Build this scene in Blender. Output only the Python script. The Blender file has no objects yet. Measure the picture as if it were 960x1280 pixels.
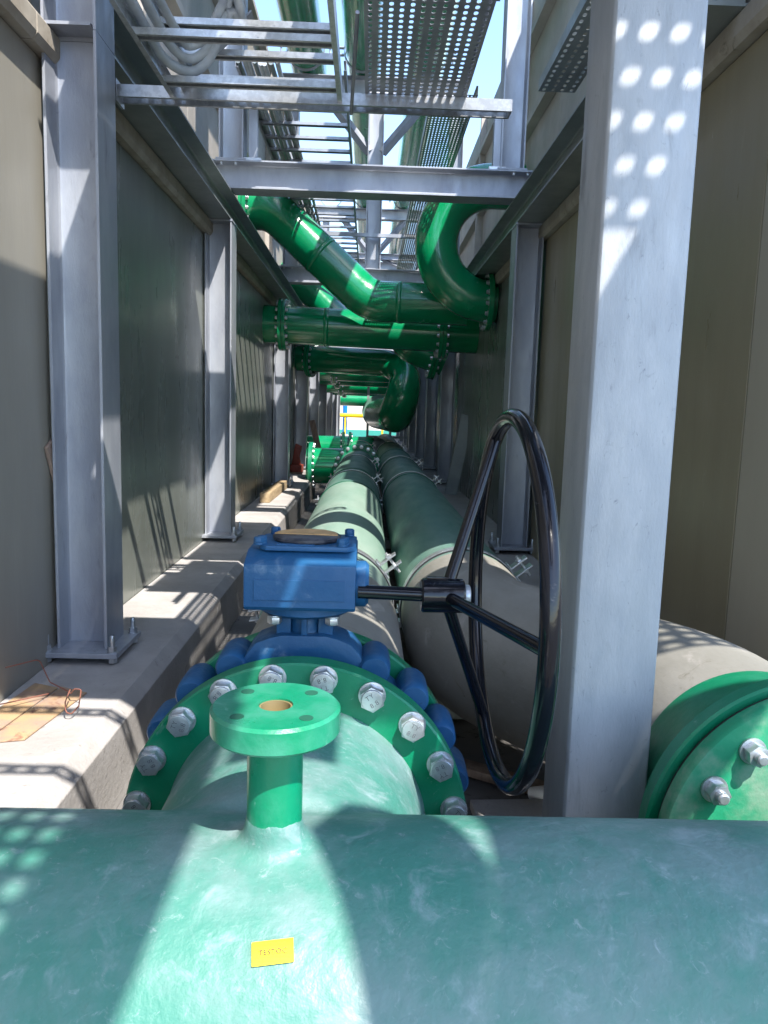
import bpy, math, random
from mathutils import Vector, Matrix
random.seed(7)
R = math.radians
sc = bpy.context.scene
COL = sc.collection
# ------------------------------------------------------------------ camera
cam_d = bpy.data.cameras.new('camera'); cam = bpy.data.objects.new('camera', cam_d); COL.objects.link(cam)
cr = Vector((0.99937, -0.01961, 0.02954)); cu = Vector((-0.02669, 0.13214, 0.99087)); cf = Vector((0.02334, 0.99104, -0.13153))
cb = -cf; cu = cb.cross(cr).normalized(); cr = cu.cross(cb).normalized()
cam.matrix_world = Matrix(((cr.x, cu.x, cb.x, 0), (cr.y, cu.y, cb.y, 0), (cr.z, cu.z, cb.z, 0), (0, 0, 0, 1)))
cam_d.sensor_fit = 'VERTICAL'; cam_d.sensor_height = 24.0; cam_d.lens = 24.0*960/1280
cam_d.clip_start = 0.05; cam_d.clip_end = 3000
sc.camera = cam
# ------------------------------------------------------------------ light
SUN = Vector((0.37, -0.66, 1.0)).normalized()          # direction towards the sun
w = bpy.data.worlds.new('World'); sc.world = w; w.use_nodes = True
nt = w.node_tree; bgn = nt.nodes['Background']; sky = nt.nodes.new('ShaderNodeTexSky')
sky.sky_type = 'NISHITA'; sky.sun_disc = False
sky.sun_elevation = math.asin(SUN.z); sky.sun_rotation = math.atan2(SUN.x, SUN.y)
sky.air_density = 1.0; sky.dust_density = 0.6; sky.ozone_density = 2.6
nt.links.new(sky.outputs[0], bgn.inputs[0]); bgn.inputs[1].default_value = 0.15
sl = bpy.data.lights.new('sun', 'SUN'); sun = bpy.data.objects.new('sun', sl); COL.objects.link(sun)
sl.energy = 2.9; sl.angle = R(0.42); sl.color = (1.0, 0.95, 0.88)
sun.rotation_euler = SUN.to_track_quat('Z', 'Y').to_euler(); sun.location = (0, 0, 20)
sc.view_settings.view_transform = 'Standard'; sc.view_settings.look = 'None'
sc.view_settings.gamma = 1; sc.view_settings.use_curve_mapping = False
sc.view_settings.exposure = 1.78
sc.render.engine = 'CYCLES'
try:
    sc.cycles.max_bounces = 8; sc.cycles.diffuse_bounces = 6
except Exception: pass

# ------------------------------------------------------------------ materials
def mat(name, col, rough=.5, metal=0., col2=None, scale=8., lo=.4, hi=.6, bump=0., bscale=60., stretch=(1, 1, 1), col3=None, s3=30., lo3=.55, hi3=.7, rvar=0., coat=0., spec=None, bdist=.004, detail=6., speck=None):
    m = bpy.data.materials.new(name); m.use_nodes = True; n = m.node_tree.nodes; l = m.node_tree.links
    b = n['Principled BSDF']; b.inputs['Roughness'].default_value = rough; b.inputs['Metallic'].default_value = metal
    if coat: b.inputs['Coat Weight'].default_value = coat; b.inputs['Coat Roughness'].default_value = .12
    if spec is not None: b.inputs['Specular IOR Level'].default_value = spec
    b.inputs['Base Color'].default_value = (*col, 1)
    tc = n.new('ShaderNodeTexCoord'); mp = n.new('ShaderNodeMapping'); mp.inputs['Scale'].default_value = stretch
    geo = n.new('ShaderNodeNewGeometry')
    l.new(geo.outputs['Position'], mp.inputs[0])
    def noise(s, d=detail, dist=0.):
        t = n.new('ShaderNodeTexNoise'); t.inputs['Scale'].default_value = s; t.inputs['Detail'].default_value = d
        t.inputs['Roughness'].default_value = .62; t.inputs['Distortion'].default_value = dist
        l.new(mp.outputs[0], t.inputs['Vector']); return t
    def ramp(src, a, c):
        r = n.new('ShaderNodeMapRange'); r.interpolation_type = 'SMOOTHSTEP'; r.inputs[1].default_value = a; r.inputs[2].default_value = c
        l.new(src, r.inputs[0]); return r.outputs[0]
    def mix(fac, a, c):
        x = n.new('ShaderNodeMix'); x.data_type = 'RGBA'
        l.new(fac, x.inputs[0])
        if isinstance(a, tuple): x.inputs[6].default_value = (*a, 1)
        else: l.new(a, x.inputs[6])
        x.inputs[7].default_value = (*c, 1); return x.outputs[2]
    cur = tuple(col)
    if col2:
        t = noise(scale); cur = mix(ramp(t.outputs[0], lo, hi), cur, col2)
    if col3:
        t3 = noise(s3, 8., .6); cur = mix(ramp(t3.outputs[0], lo3, hi3), cur, col3)
    if speck:                                   # (colour, scale, lo, hi, stretch): fine marks, scuffs or pits
        mp2 = n.new('ShaderNodeMapping'); mp2.inputs['Scale'].default_value = speck[4]; mp2.inputs['Rotation'].default_value = speck[5] if len(speck) > 5 else (0, 0, 0)
        l.new(geo.outputs['Position'], mp2.inputs[0]); t4 = n.new('ShaderNodeTexNoise'); t4.inputs['Scale'].default_value = speck[1]; t4.inputs['Detail'].default_value = 9.; t4.inputs['Roughness'].default_value = .75; t4.inputs['Distortion'].default_value = 1.2
        l.new(mp2.outputs[0], t4.inputs['Vector']); cur = mix(ramp(t4.outputs[0], speck[2], speck[3]), cur, speck[0])
    if not isinstance(cur, tuple): l.new(cur, b.inputs['Base Color'])
    if rvar:
        t = noise(scale*2.3); r = n.new('ShaderNodeMapRange'); r.inputs[1].default_value = .3; r.inputs[2].default_value = .7
        r.inputs[3].default_value = max(.03, rough-rvar); r.inputs[4].default_value = min(1, rough+rvar)
        l.new(t.outputs[0], r.inputs[0]); l.new(r.outputs[0], b.inputs['Roughness'])
    if bump:
        t = noise(bscale, 4.); bp = n.new('ShaderNodeBump'); bp.inputs['Strength'].default_value = bump; bp.inputs['Distance'].default_value = bdist
        l.new(t.outputs[0], bp.inputs['Height']); l.new(bp.outputs[0], b.inputs['Normal'])
    return m
M = {}
M['galv'] = mat('galvanised_steel', (.40, .42, .46), .42, .35, (.30, .32, .37), 5, .35, .65, .15, 120, col3=(.22, .23, .26), s3=14, lo3=.60, hi3=.78, rvar=.12, stretch=(1, 1, .35), speck=((.25, .265, .30), 55, .58, .74, (1, 1, 1)))
M['galvpost'] = mat('galvanised_post_steel', (.45, .47, .50), .5, .2, (.36, .385, .42), 9, .35, .65, .25, 160, col3=(.22, .23, .25), s3=15, lo3=.60, hi3=.80, rvar=.12, stretch=(1, 1, .3), speck=((.22, .235, .27), 60, .58, .72, (1, 1, .5)))
M['galvdull'] = mat('weathered_galvanised_steel', (.30, .33, .33), .38, .35, (.24, .27, .27), 4, .35, .65, .1, 80, rvar=.1, speck=((.17, .19, .19), 30, .58, .74, (1, .3, 1)))
M['zinc'] = mat('bright_zinc', (.62, .64, .66), .3, .75, (.5, .52, .54), 40, .4, .6, .1, 200)
M['concrete'] = mat('cast_concrete', (.44, .42, .405), .85, 0, (.35, .33, .315), 3, .35, .65, .8, 45, col3=(.27, .25, .235), s3=22, lo3=.60, hi3=.74, speck=((.20, .185, .17), 60, .62, .70, (1, 1, .4)))
M['coping'] = mat('coping_concrete', (.42, .38, .32), .8, 0, (.33, .29, .235), 5, .35, .65, .5, 30, col3=(.16, .14, .11), s3=12, lo3=.6, hi3=.75)
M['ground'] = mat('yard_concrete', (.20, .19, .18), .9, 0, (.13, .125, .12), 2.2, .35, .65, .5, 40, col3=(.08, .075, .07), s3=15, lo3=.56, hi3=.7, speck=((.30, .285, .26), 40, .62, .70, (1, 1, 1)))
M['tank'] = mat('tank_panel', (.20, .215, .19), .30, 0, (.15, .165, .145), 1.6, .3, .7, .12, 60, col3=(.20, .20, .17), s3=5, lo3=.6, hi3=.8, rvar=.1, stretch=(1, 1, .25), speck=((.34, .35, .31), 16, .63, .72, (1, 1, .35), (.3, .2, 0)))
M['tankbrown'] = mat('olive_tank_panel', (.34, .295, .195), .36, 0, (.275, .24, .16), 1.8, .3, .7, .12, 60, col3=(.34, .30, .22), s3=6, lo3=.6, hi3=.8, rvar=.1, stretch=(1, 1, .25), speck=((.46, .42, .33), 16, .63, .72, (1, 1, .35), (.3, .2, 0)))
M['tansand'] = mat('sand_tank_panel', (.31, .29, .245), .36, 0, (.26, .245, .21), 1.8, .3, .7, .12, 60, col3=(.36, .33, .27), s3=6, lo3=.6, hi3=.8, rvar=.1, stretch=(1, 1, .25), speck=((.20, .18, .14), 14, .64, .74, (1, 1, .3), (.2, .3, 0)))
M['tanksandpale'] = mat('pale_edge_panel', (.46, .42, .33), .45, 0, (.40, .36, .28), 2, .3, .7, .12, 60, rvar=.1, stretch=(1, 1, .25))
M['upper'] = mat('upper_tank_panel', (.46, .42, .38), .6, 0, (.37, .34, .30), 2.5, .35, .65, .2, 40, rvar=.1, speck=((.28, .25, .21), 20, .60, .74, (1, 1, .3)))
M['grp'] = mat('green_laminate', (.055, .21, .162), .48, 0, (.15, .25, .235), 4.5, .38, .62, .5, 30, col3=(.25, .345, .345), s3=16, lo3=.53, hi3=.78, rvar=.12, bdist=.006, speck=((.30, .38, .38), 46, .55, .78, (1, 1, 1)))
M['grpneck'] = mat('bright_green_laminate', (.0, .215, .10), .36, 0, (.04, .26, .16), 9, .4, .65, .4, 40, col3=(.25, .46, .38), s3=26, lo3=.62, hi3=.8, rvar=.12, coat=.3, bdist=.003)
M['flange'] = mat('green_flange_paint', (.0, .185, .085), .38, 0, (.02, .22, .12), 7, .4, .7, .2, 60, col3=(.2, .36, .30), s3=30, lo3=.63, hi3=.8, rvar=.1, speck=((.16, .28, .22), 70, .62, .74, (1, 1, 1)))
M['dustyflange'] = mat('dusty_green_flange', (.01, .25, .12), .6, 0, (.22, .33, .24), 7, .46, .72, .4, 50, col3=(.2, .2, .15), s3=16, lo3=.62, hi3=.76)
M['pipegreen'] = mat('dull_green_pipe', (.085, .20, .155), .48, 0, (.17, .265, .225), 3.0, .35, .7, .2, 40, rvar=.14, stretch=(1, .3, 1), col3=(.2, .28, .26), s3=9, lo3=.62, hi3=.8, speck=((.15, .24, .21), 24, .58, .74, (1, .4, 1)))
M['pipepale'] = mat('sunlit_pale_pipe', (.19, .31, .245), .5, 0, (.28, .37, .31), 3.0, .35, .7, .2, 40, rvar=.12, stretch=(1, .3, 1), col3=(.38, .44, .39), s3=9, lo3=.60, hi3=.8, speck=((.12, .22, .17), 24, .60, .76, (1, .4, 1)))  # paler copy of the pipe green, sunlight put into the colour
M['pipegrey'] = mat('bare_laminate_pipe', (.285, .272, .24), .6, 0, (.215, .208, .18), 3.2, .35, .65, .3, 40, col3=(.40, .37, .34), s3=10, lo3=.58, hi3=.75, stretch=(1, .5, 1), speck=((.15, .135, .10), 14, .57, .72, (1, 1, 1)))
M['pipedust'] = mat('dusty_white_pipe', (.42, .44, .40), .6, 0, (.30, .36, .31), 5, .4, .65, .3, 40, stretch=(1, .4, 1))
M['gloss'] = mat('glossy_green_pipe', (.0, .27, .095), .22, 0, (.0, .22, .085), 3, .35, .65, .35, 22, rvar=.07, coat=.7, bdist=.006, speck=((.02, .30, .15), 26, .60, .74, (1, 1, 1)))
M['blue'] = mat('blue_valve_paint', (.009, .080, .205), .5, 0, (.016, .095, .22), 9, .4, .65, .3, 55, col3=(.13, .22, .33), s3=17, lo3=.57, hi3=.78, rvar=.12, speck=((.006, .03, .07), 40, .62, .72, (1, 1, 1)))
M['black'] = mat('black_gloss_enamel', (.004, .0045, .008), .13, 0, rvar=.05, scale=9, bump=.10, bscale=40, spec=.42, col3=(.10, .10, .11), s3=70, lo3=.70, hi3=.8, speck=((.07, .07, .075), 55, .60, .75, (1, 1, 1)))
M['rubber'] = mat('dark_gasket', (.02, .02, .022), .6)
M['cap'] = mat('dusty_black_cap', (.03, .033, .045), .4, 0, (.09, .09, .10), 30, .45, .65)
M['tan'] = mat('tan_plate', (.66, .40, .17), .5, 0, (.50, .30, .13), 20, .4, .6)
M['brass'] = mat('dusty_bore', (.22, .17, .08), .6)
M['wood'] = mat('sawn_timber', (.45, .34, .20), .75, 0, (.33, .24, .14), 5, .35, .65, .4, 60, stretch=(6, 1, 6))
M['oldwood'] = mat('old_timber', (.30, .22, .17), .8, 0, (.2, .14, .11), 6, .35, .65, .4, 60, stretch=(6, 6, 1))
M['rust'] = mat('rusty_plate', (.36, .25, .19), .7, 0, (.46, .31, .17), 6, .4, .6, .3, 60, col3=(.22, .10, .07), s3=14, lo3=.56, hi3=.7)
M['rustwire'] = mat('rusty_wire', (.25, .10, .07), .7)
M['red'] = mat('red_oxide_paint', (.30, .055, .03), .5, 0, (.22, .04, .025), 20, .4, .6)
M['cable'] = mat('light_grey_cable', (.50, .54, .58), .45, 0, (.42, .46, .50), 10, .4, .6)
M['yellow'] = mat('yellow_sticker', (.95, .78, .0), .4)
M['ink'] = mat('brown_ink', (.09, .04, .005), .5)
M['engrave'] = mat('bolt_stamp', (.16, .17, .18), .5, .3)
M['white'] = mat('white_plastic', (.8, .8, .8), .4)
M['yellowpipe'] = mat('yellow_pipe_paint', (.85, .55, .0), .4)
M['bluepost'] = mat('blue_post_paint', (.0, .16, .50), .4)
M['beige'] = mat('beige_render', (.62, .55, .46), .8, 0, (.55, .49, .41), 2, .4, .6)
M['grayrender'] = mat('grey_render', (.36, .33, .33), .8)
M['teal'] = mat('teal_paint', (.03, .26, .20), .6)
M['weld'] = mat('weld_seam', (.015, .10, .06), .5)
M['orange'] = mat('orange_tag', (.7, .25, .02), .5)

# ------------------------------------------------------------------ mesh helpers
class MB:
    def __init__(s): s.v = []; s.f = []
    def add(s, vs, fs):
        o = len(s.v); s.v += [tuple(p) for p in vs]; s.f += [tuple(i+o for i in f) for f in fs]; return s
    def box(s, x0, x1, y0, y1, z0, z1, mtx=None):
        vs = [Vector(p) for p in ((x0, y0, z0), (x1, y0, z0), (x1, y1, z0), (x0, y1, z0), (x0, y0, z1), (x1, y0, z1), (x1, y1, z1), (x0, y1, z1))]
        if mtx: vs = [mtx @ p for p in vs]
        return s.add(vs, [(3, 2, 1, 0), (4, 5, 6, 7), (0, 1, 5, 4), (1, 2, 6, 5), (2, 3, 7, 6), (3, 0, 4, 7)])
    def prism(s, pts, axis, a, b):
        """outline pts (u, v) swept along an axis: 'x' (u=y, v=z), 'y' (u=x, v=z), 'z' (u=x, v=y)"""
        def P(u, v, t): return (t, u, v) if axis == 'x' else ((u, t, v) if axis == 'y' else (u, v, t))
        n = len(pts); vs = [P(u, v, a) for u, v in pts]+[P(u, v, b) for u, v in pts]
        fs = [(i, (i+1) % n, n+(i+1) % n, n+i) for i in range(n)]+[tuple(range(n))[::-1], tuple(range(n, 2*n))]
        return s.add(vs, fs)
    def tube(s, path, r, seg=24, closed=False, caps=True):
        path = [Vector(p) for p in path]; n = len(path); rs = r if isinstance(r, (list, tuple)) else [r]*n
        T = []
        for i in range(n):
            a = path[(i-1) % n] if (closed or i > 0) else path[0]; b = path[(i+1) % n] if (closed or i < n-1) else path[-1]
            T.append((b-a).normalized())
        up = Vector((0, 0, 1)) if abs(T[0].z) < .9 else Vector((1, 0, 0))
        N = (up-T[0]*up.dot(T[0])).normalized(); vs = []
        for i in range(n):
            N = (N-T[i]*N.dot(T[i])).normalized(); B = T[i].cross(N)
            for k in range(seg):
                a = 2*math.pi*k/seg; vs.append(path[i]+(N*math.cos(a)+B*math.sin(a))*rs[i])
        fs = []
        for i in range(n if closed else n-1):
            j = (i+1) % n
            for k in range(seg):
                k2 = (k+1) % seg; fs.append((i*seg+k, i*seg+k2, j*seg+k2, j*seg+k))
        if caps and not closed: fs += [tuple(range(seg))[::-1], tuple(range((n-1)*seg, n*seg))]
        return s.add(vs, fs)
    def cyl(s, p0, p1, r0, r1=None, seg=24): return s.tube([p0, p1], [r0, r0 if r1 is None else r1], seg)
    def lathe(s, prof, o, axis, seg=48):
        """profile (r, h) turned about an axis through o; a closed ring when the profile closes"""
        o = Vector(o); A = Vector(axis).normalized(); up = Vector((0, 0, 1)) if abs(A.z) < .9 else Vector((1, 0, 0))
        N = (up-A*up.dot(A)).normalized(); B = A.cross(N); vs = []; n = len(prof); cl = prof[0] == prof[-1]
        if cl: prof = prof[:-1]; n -= 1
        for r, h in prof:
            for k in range(seg):
                a = 2*math.pi*k/seg; vs.append(o+A*h+(N*math.cos(a)+B*math.sin(a))*r)
        fs = []
        for i in range(n if cl else n-1):
            j = (i+1) % n
            for k in range(seg):
                k2 = (k+1) % seg; fs.append((i*seg+k, i*seg+k2, j*seg+k2, j*seg+k))
        if not cl:
            if prof[0][0] > 1e-4: fs.append(tuple(range(seg))[::-1])
            if prof[-1][0] > 1e-4: fs.append(tuple(range((n-1)*seg, n*seg)))
        return s.add(vs, fs)
    def build(s, name, m, parent=None, smooth=35, bevel=0., data_only=False):
        me = bpy.data.meshes.new(name); me.from_pydata(s.v, [], s.f); me.validate()
        import bmesh
        bm = bmesh.new(); bm.from_mesh(me); bmesh.ops.remove_doubles(bm, verts=bm.verts, dist=1e-6); bmesh.ops.recalc_face_normals(bm, faces=bm.faces)
        if bevel:
            bmesh.ops.bevel(bm, geom=[e for e in bm.edges if len(e.link_faces) == 2 and e.calc_face_angle(0) > R(40)], offset=bevel, segments=2, affect='EDGES', profile=.6, clamp_overlap=True)
        bm.to_mesh(me); bm.free()
        me.materials.append(M[m] if isinstance(m, str) else m)
        if smooth:
            me.shade_smooth(); me.set_sharp_from_angle(angle=R(smooth))
        o = bpy.data.objects.new(name, me); COL.objects.link(o)
        if parent: o.parent = parent
        return o
def tag(o, label=None, cat=None, group=None, kind=None):
    if label: o['label'] = label
    if cat: o['category'] = cat
    if group: o['group'] = group
    if kind: o['kind'] = kind
    return o
def thing(name, label, cat, loc=(0, 0, 0), group=None):
    o = bpy.data.objects.new(name, None); COL.objects.link(o); o.location = loc; o.empty_display_size = .1
    return tag(o, label, cat, group)
def inst(src, parent, loc=None, rot=None, name=None):
    c = src.copy(); COL.objects.link(c); c.parent = parent
    if loc is not None: c.location = loc
    if rot is not None: c.rotation_euler = rot
    return c
def copy_tree(o, parent=None):
    c = o.copy(); COL.objects.link(c); c.parent = parent
    for ch in list(o.children): copy_tree(ch, c)
    return c
def relabel(o, label, group=None):
    o['label'] = label
    if group: o['group'] = group
def ibeam(h, b, tw=.0065, tf=.010, r=.015):
    """outline with the web upright (v) : u across flange, v over height; root fillets"""
    H = h/2; B = b/2; t = tw/2; q = []
    def arc(cx, cy, a0, a1, n=3): return [(cx+r*math.cos(R(a0+(a1-a0)*i/n)), cy+r*math.sin(R(a0+(a1-a0)*i/n))) for i in range(n+1)]
    q += [(-B, -H), (B, -H), (B, -H+tf)]+arc(t+r, -H+tf+r, 270, 180)+arc(t+r, H-tf-r, 180, 90)+[(B, H-tf), (B, H), (-B, H), (-B, H-tf)]
    q += arc(-t-r, H-tf-r, 90, 0)+arc(-t-r, -H+tf+r, 0, -90)+[(-B, -H+tf)]
    return q
def hexbolt(name, af=.041, hh=.026, washer=.034, stamp=True, mat_='zinc'):
    """bolt head with washer, axis +z, z=0 on the seat"""
    b = MB(); b.lathe([(0, 0), (washer, 0), (washer, .004), (0, .004)], (0, 0, 0), (0, 0, 1), 28)
    rr = af/2/math.cos(R(30)); hx = [(rr*math.cos(R(60*i)), rr*math.sin(R(60*i))) for i in range(6)]
    b.prism(hx, 'z', .0042, .0042+hh*.86)
    b.lathe([(af/2*.99, 0), (af/2*.93, hh*.14), (0, hh*.14)], (0, 0, .0042+hh*.86), (0, 0, 1), 24)
    return b.build(name, mat_, None, 30, bevel=.0008)
def nutbolt(name, af=.041, hh=.026, washer=.036, stud=.018, sr=.0135):
    b = MB(); b.lathe([(0, 0), (washer, 0), (washer, .005), (0, .005)], (0, 0, 0), (0, 0, 1), 28)
    rr = af/2/math.cos(R(30)); hx = [(rr*math.cos(R(60*i)), rr*math.sin(R(60*i))) for i in range(6)]
    b.prism(hx, 'z', .0052, .0052+hh)
    b.lathe([(sr, 0), (sr, stud-.003), (sr-.003, stud), (0, stud)], (0, 0, .005+hh), (0, 0, 1), 20)
    return b.build(name, 'zinc', None, 30, bevel=.0008)
def text_mesh(name, s, size, depth, m, bold=0.):
    cu_ = bpy.data.curves.new(name, 'FONT'); cu_.body = s; cu_.size = size; cu_.extrude = depth; cu_.offset = bold; cu_.space_character = 1.15; cu_.align_x = 'CENTER'; cu_.align_y = 'CENTER'; cu_.resolution_u = 3
    t = bpy.data.objects.new(name, cu_); me = bpy.data.meshes.new_from_object(t); bpy.data.objects.remove(t)
    me.name = name; me.materials.clear(); me.materials.append(M[m]); o = bpy.data.objects.new(name, me); COL.objects.link(o); return o
def yrot(o, ang): o.rotation_euler = (R(90), ang, 0)
def bend(points, rad, n=8):
    """polyline with rounded corners"""
    P = [Vector(p) for p in points]; out = [P[0]]
    for i in range(1, len(P)-1):
        a, b, c = P[i-1], P[i], P[i+1]; u = (a-b).normalized(); v = (c-b).normalized(); th = u.angle(v)
        rr = rad[i-1] if isinstance(rad, (list, tuple)) else rad
        d = rr/math.tan(th/2); s = b+u*d; e = b+v*d; ctr = b+(u+v).normalized()*(rr/math.sin(th/2))
        for k in range(n+1):
            q = Matrix.Rotation((s-ctr).angle(e-ctr)*k/n, 3, (s-ctr).cross(e-ctr)) @ (s-ctr)
            out.append(ctr+q)
    out.append(P[-1]); return out

# ------------------------------------------------------------------ ground and walls
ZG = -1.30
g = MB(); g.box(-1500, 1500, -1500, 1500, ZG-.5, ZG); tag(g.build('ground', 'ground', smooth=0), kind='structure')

def wall(name, side, label, ylist, mats):
    t = thing(name, label, 'tank wall', (side*1.2, 0, ZG))
    for i in range(len(ylist)-1):
        y0, y1 = ylist[i], ylist[i+1]; x = 0; d = side*.24
        p = MB(); p.box(min(x, d), max(x, d), y0+.004, y1-.004, 0, 2.50)
        p.build('panel', mats[min(i, len(mats)-1)], t, 0, bevel=.003)
    b = MB(); b.box(min(side*.03, side*.25), max(side*.03, side*.25), ylist[0], ylist[-1], .02, 2.48); b.build('core', 'rubber', t, 0)
    # coping: a pale rounded edge strip, in lengths
    y = ylist[0]; k = 0
    while y < ylist[-1]-.01:
        e = min(y+2.9, ylist[-1]); c = MB()
        c.prism([(side*u, v) for u, v in ((-.035, 2.505), (-.05, 2.53), (-.05, 2.59), (-.03, 2.615), (.25, 2.615), (.25, 2.505))], 'y', y+.004, e-.004)
        c.build('coping_strip', 'coping', t, 30); y = e
    return t
Ys = [-3, 0.1, 2.95, 5.75, 8.6, 11.4, 14.2, 17, 19.8, 22.6, 25.4, 28.2, 31]
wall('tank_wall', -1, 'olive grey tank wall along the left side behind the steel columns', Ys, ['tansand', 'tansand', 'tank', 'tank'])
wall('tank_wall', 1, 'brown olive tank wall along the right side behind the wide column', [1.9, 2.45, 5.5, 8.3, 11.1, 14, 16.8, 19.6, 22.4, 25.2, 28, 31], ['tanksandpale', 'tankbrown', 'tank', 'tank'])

def upper_wall(side, x, ztop, y0, y1, label, x_lo, lean=0.):
    t = thing('tank_upper_side', label, 'tank side', (side*x, 0, 1.3))
    n = max(1, round((y1-y0)/2.9)); dy = (y1-y0)/n; h = ztop-1.3
    for i in range(n):
        a, b = y0+i*dy, y0+(i+1)*dy; p = MB()
        p.prism([(0, 0), (side*.12, 0), (side*(.12+lean), h), (side*lean, h)], 'y', a+.003, b-.003); p.build('panel', 'upper', t, 0, bevel=.003)
        r_ = MB(); r_.prism([(-side*.10, .02), (-.0*side, .02), (side*lean, h-.02), (side*lean-side*.07, h-.02)], 'y', a+dy/2-.03, a+dy/2+.03)
        r_.build('stiffener', 'upper', t, 0, bevel=.003)
    for k, z in enumerate((.55, 1.25, 2.0, 2.8)):
        if z < h-.1:
            r_ = MB(); xx = side*lean*z/h; r_.prism([(xx-side*.075, z-.03), (xx-side*.075, z+.03), (xx-side*.002, z+.05), (xx-side*.002, z-.05)], 'y', y0, y1); r_.build('rail', 'upper', t, 0)
    return t
upper_wall(-1, 1.36, 4.3, 3.1, 31, 'pale ribbed upper tank side rising behind the left beam', .0)
upper_wall(-1, 1.28, 2.6, -3, 3.08, 'sunlit pinkish upper tank side at the top left corner', .0)
upper_wall(1, 1.40, 3.75, 3.4, 31, 'pale ribbed upper tank side rising behind the right beam', .0)
upper_wall(1, 1.30, 1.95, 2.0, 3.38, 'low pale upper tank side at the top right corner', .0)

# plinths the columns stand on
def plinth(side, y0, y1, label):
    t = thing('concrete_plinth', label, 'plinth', (side*1.0, 0, ZG))
    y = y0
    while y < y1-.01:
        e = min(y+6.0, y1); c = MB()
        c.prism([(side*u, v) for u, v in ((.198, 0), (.198, .30), (-.18, .30), (-.222, .258), (-.222, 0))], 'y', y+.003, e-.003)
        c.build('cast_length', 'concrete', t, 0, bevel=.004); y = e
    return t
plinth(-1, -2.0, 11.6, 'long pale chamfered concrete plinth under the left columns'); 
plinth(1, 2.6, 31, 'concrete plinth under the right columns')
plinth(-1, 12.2, 31, 'far length of left concrete plinth beyond the side pipe')
# plinth tops are at z = -1.0

# ------------------------------------------------------------------ columns
def anchor(parent, x, y, z):
    b = MB(); rr = .0125/math.cos(R(30))*1.0
    hx = [((.015/math.cos(R(30)))*math.cos(R(60*i)), (.015/math.cos(R(30)))*math.sin(R(60*i))) for i in range(6)]
    b.lathe([(0, 0), (.021, 0), (.021, .004), (0, .004)], (0, 0, 0), (0, 0, 1), 16)
    b.prism(hx, 'z', .004, .022); b.lathe([(.010, 0), (.010, .038), (.008, .042), (0, .042)], (0, 0, .022), (0, 0, 1), 12)
    b.prism(hx, 'z', -.042, -.022)
    b.lathe([(.010, 0), (.010, .022)], (0, 0, -.044), (0, 0, 1), 12)
    o = b.build('anchor_bolt', 'zinc', parent, 30); o.location = (x, y, z); return o
def make_column(z_top=1.29, name='steel_column'):
    t = thing(name, '', 'steel column')
    c = MB(); c.prism([(v, u) for u, v in ibeam(.19, .20)][::-1], 'z', .051, z_top+1.0); c.build('shaft', 'galv', t, 30)
    p = MB(); p.box(-.15, .15, -.16, .16, .03, .05); p.build('base_plate', 'galv', t, 0, bevel=.002)
    p = MB(); p.box(-.10, .10, -.105, .105, z_top+1.0005, z_top+1.015); p.build('cap_plate', 'galv', t, 0, bevel=.0015)
    a = anchor(t, -.125, -.13, .05)
    for x, y in ((.125, -.13), (-.125, .13), (.125, .13)): inst(a, t, (x, y, .05))
    return t
c0 = make_column(1.285)
LY = [(3.0, 'tall galvanised steel column nearest the camera on the left plinth'),
      (5.75, 'second galvanised column along the left wall, half sunlit near its base'),
      (9.8, 'third galvanised column on the left, behind the timber block'),
      (12.6, 'fourth left column, beside the small red bracket'), (15.5, 'fifth column along the left tank wall'), (18.3, 'sixth column along the left tank wall'),
      (21.2, 'seventh column along the left tank wall'), (24.1, 'eighth column along the left tank wall'), (27.0, 'far end column of the left row')]
RY = [(5.55, 'galvanised column seen through the black handwheel at right'), (10.7, 'second column of the right row, beside the leaning strut'), (13.3, 'third column of the right row behind the dark elbow'),
      (15.9, 'fourth column along the right tank wall'), (18.6, 'fifth column along the right tank wall'), (21.4, 'sixth column along the right tank wall'),
      (24.2, 'seventh column along the right tank wall'), (27.0, 'far end column of the right row')]
first = True
for sx, L, grp in ((-1.095, LY, 'steel columns along the left wall'), (1.075, RY, 'steel columns along the right wall')):
    for y, lab in L:
        o = c0 if first else copy_tree(c0); first = False
        o.location = (sx+(.012 if (y == 3.0) else 0), y, -1.0); relabel(o, lab, grp)
for ch in [o for o in bpy.data.objects if o.parent and o.parent.name == c0.name and o.name.startswith('cap_plate')]: bpy.data.objects.remove(ch)
# the left column nearest the camera goes on above the beam
st = thing('column_extension', 'upper length of steel column spliced above the nearest left column', 'steel column', (-1.083, 3.0, 1.3))
c = MB(); c.prism([(v, u) for u, v in ibeam(.19, .20)][::-1], 'z', -.013, 1.0); c.build('shaft', 'galv', st, 30)
c = MB(); c.box(-.085, -.08+.155, -.099, -.004, .001, .012); c.build('stiffener', 'galv', st, 0)

# wide square post near the camera
sp = thing('square_post', 'wide pale galvanised square post right of the handwheel, dotted with sun spots', 'steel post', (.533, 1.645, ZG))
r_ = .012; pts = []
for cx, cy, a0 in ((.09-r_, -.095+r_, -90), (.09-r_, .095-r_, 0), (-.09+r_, .095-r_, 90), (-.09+r_, -.095+r_, 180)):
    pts += [(cx+r_*math.cos(R(a0+k*30)), cy+r_*math.sin(R(a0+k*30))) for k in range(4)]
c = MB(); c.prism(pts, 'z', .02, 3.4); c.build('shaft', 'galvpost', sp, 30)
c = MB(); c.box(-.15, .15, -.15, .15, 0, .02); c.build('base_plate', 'galv', sp, 0, bevel=.002)

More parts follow.
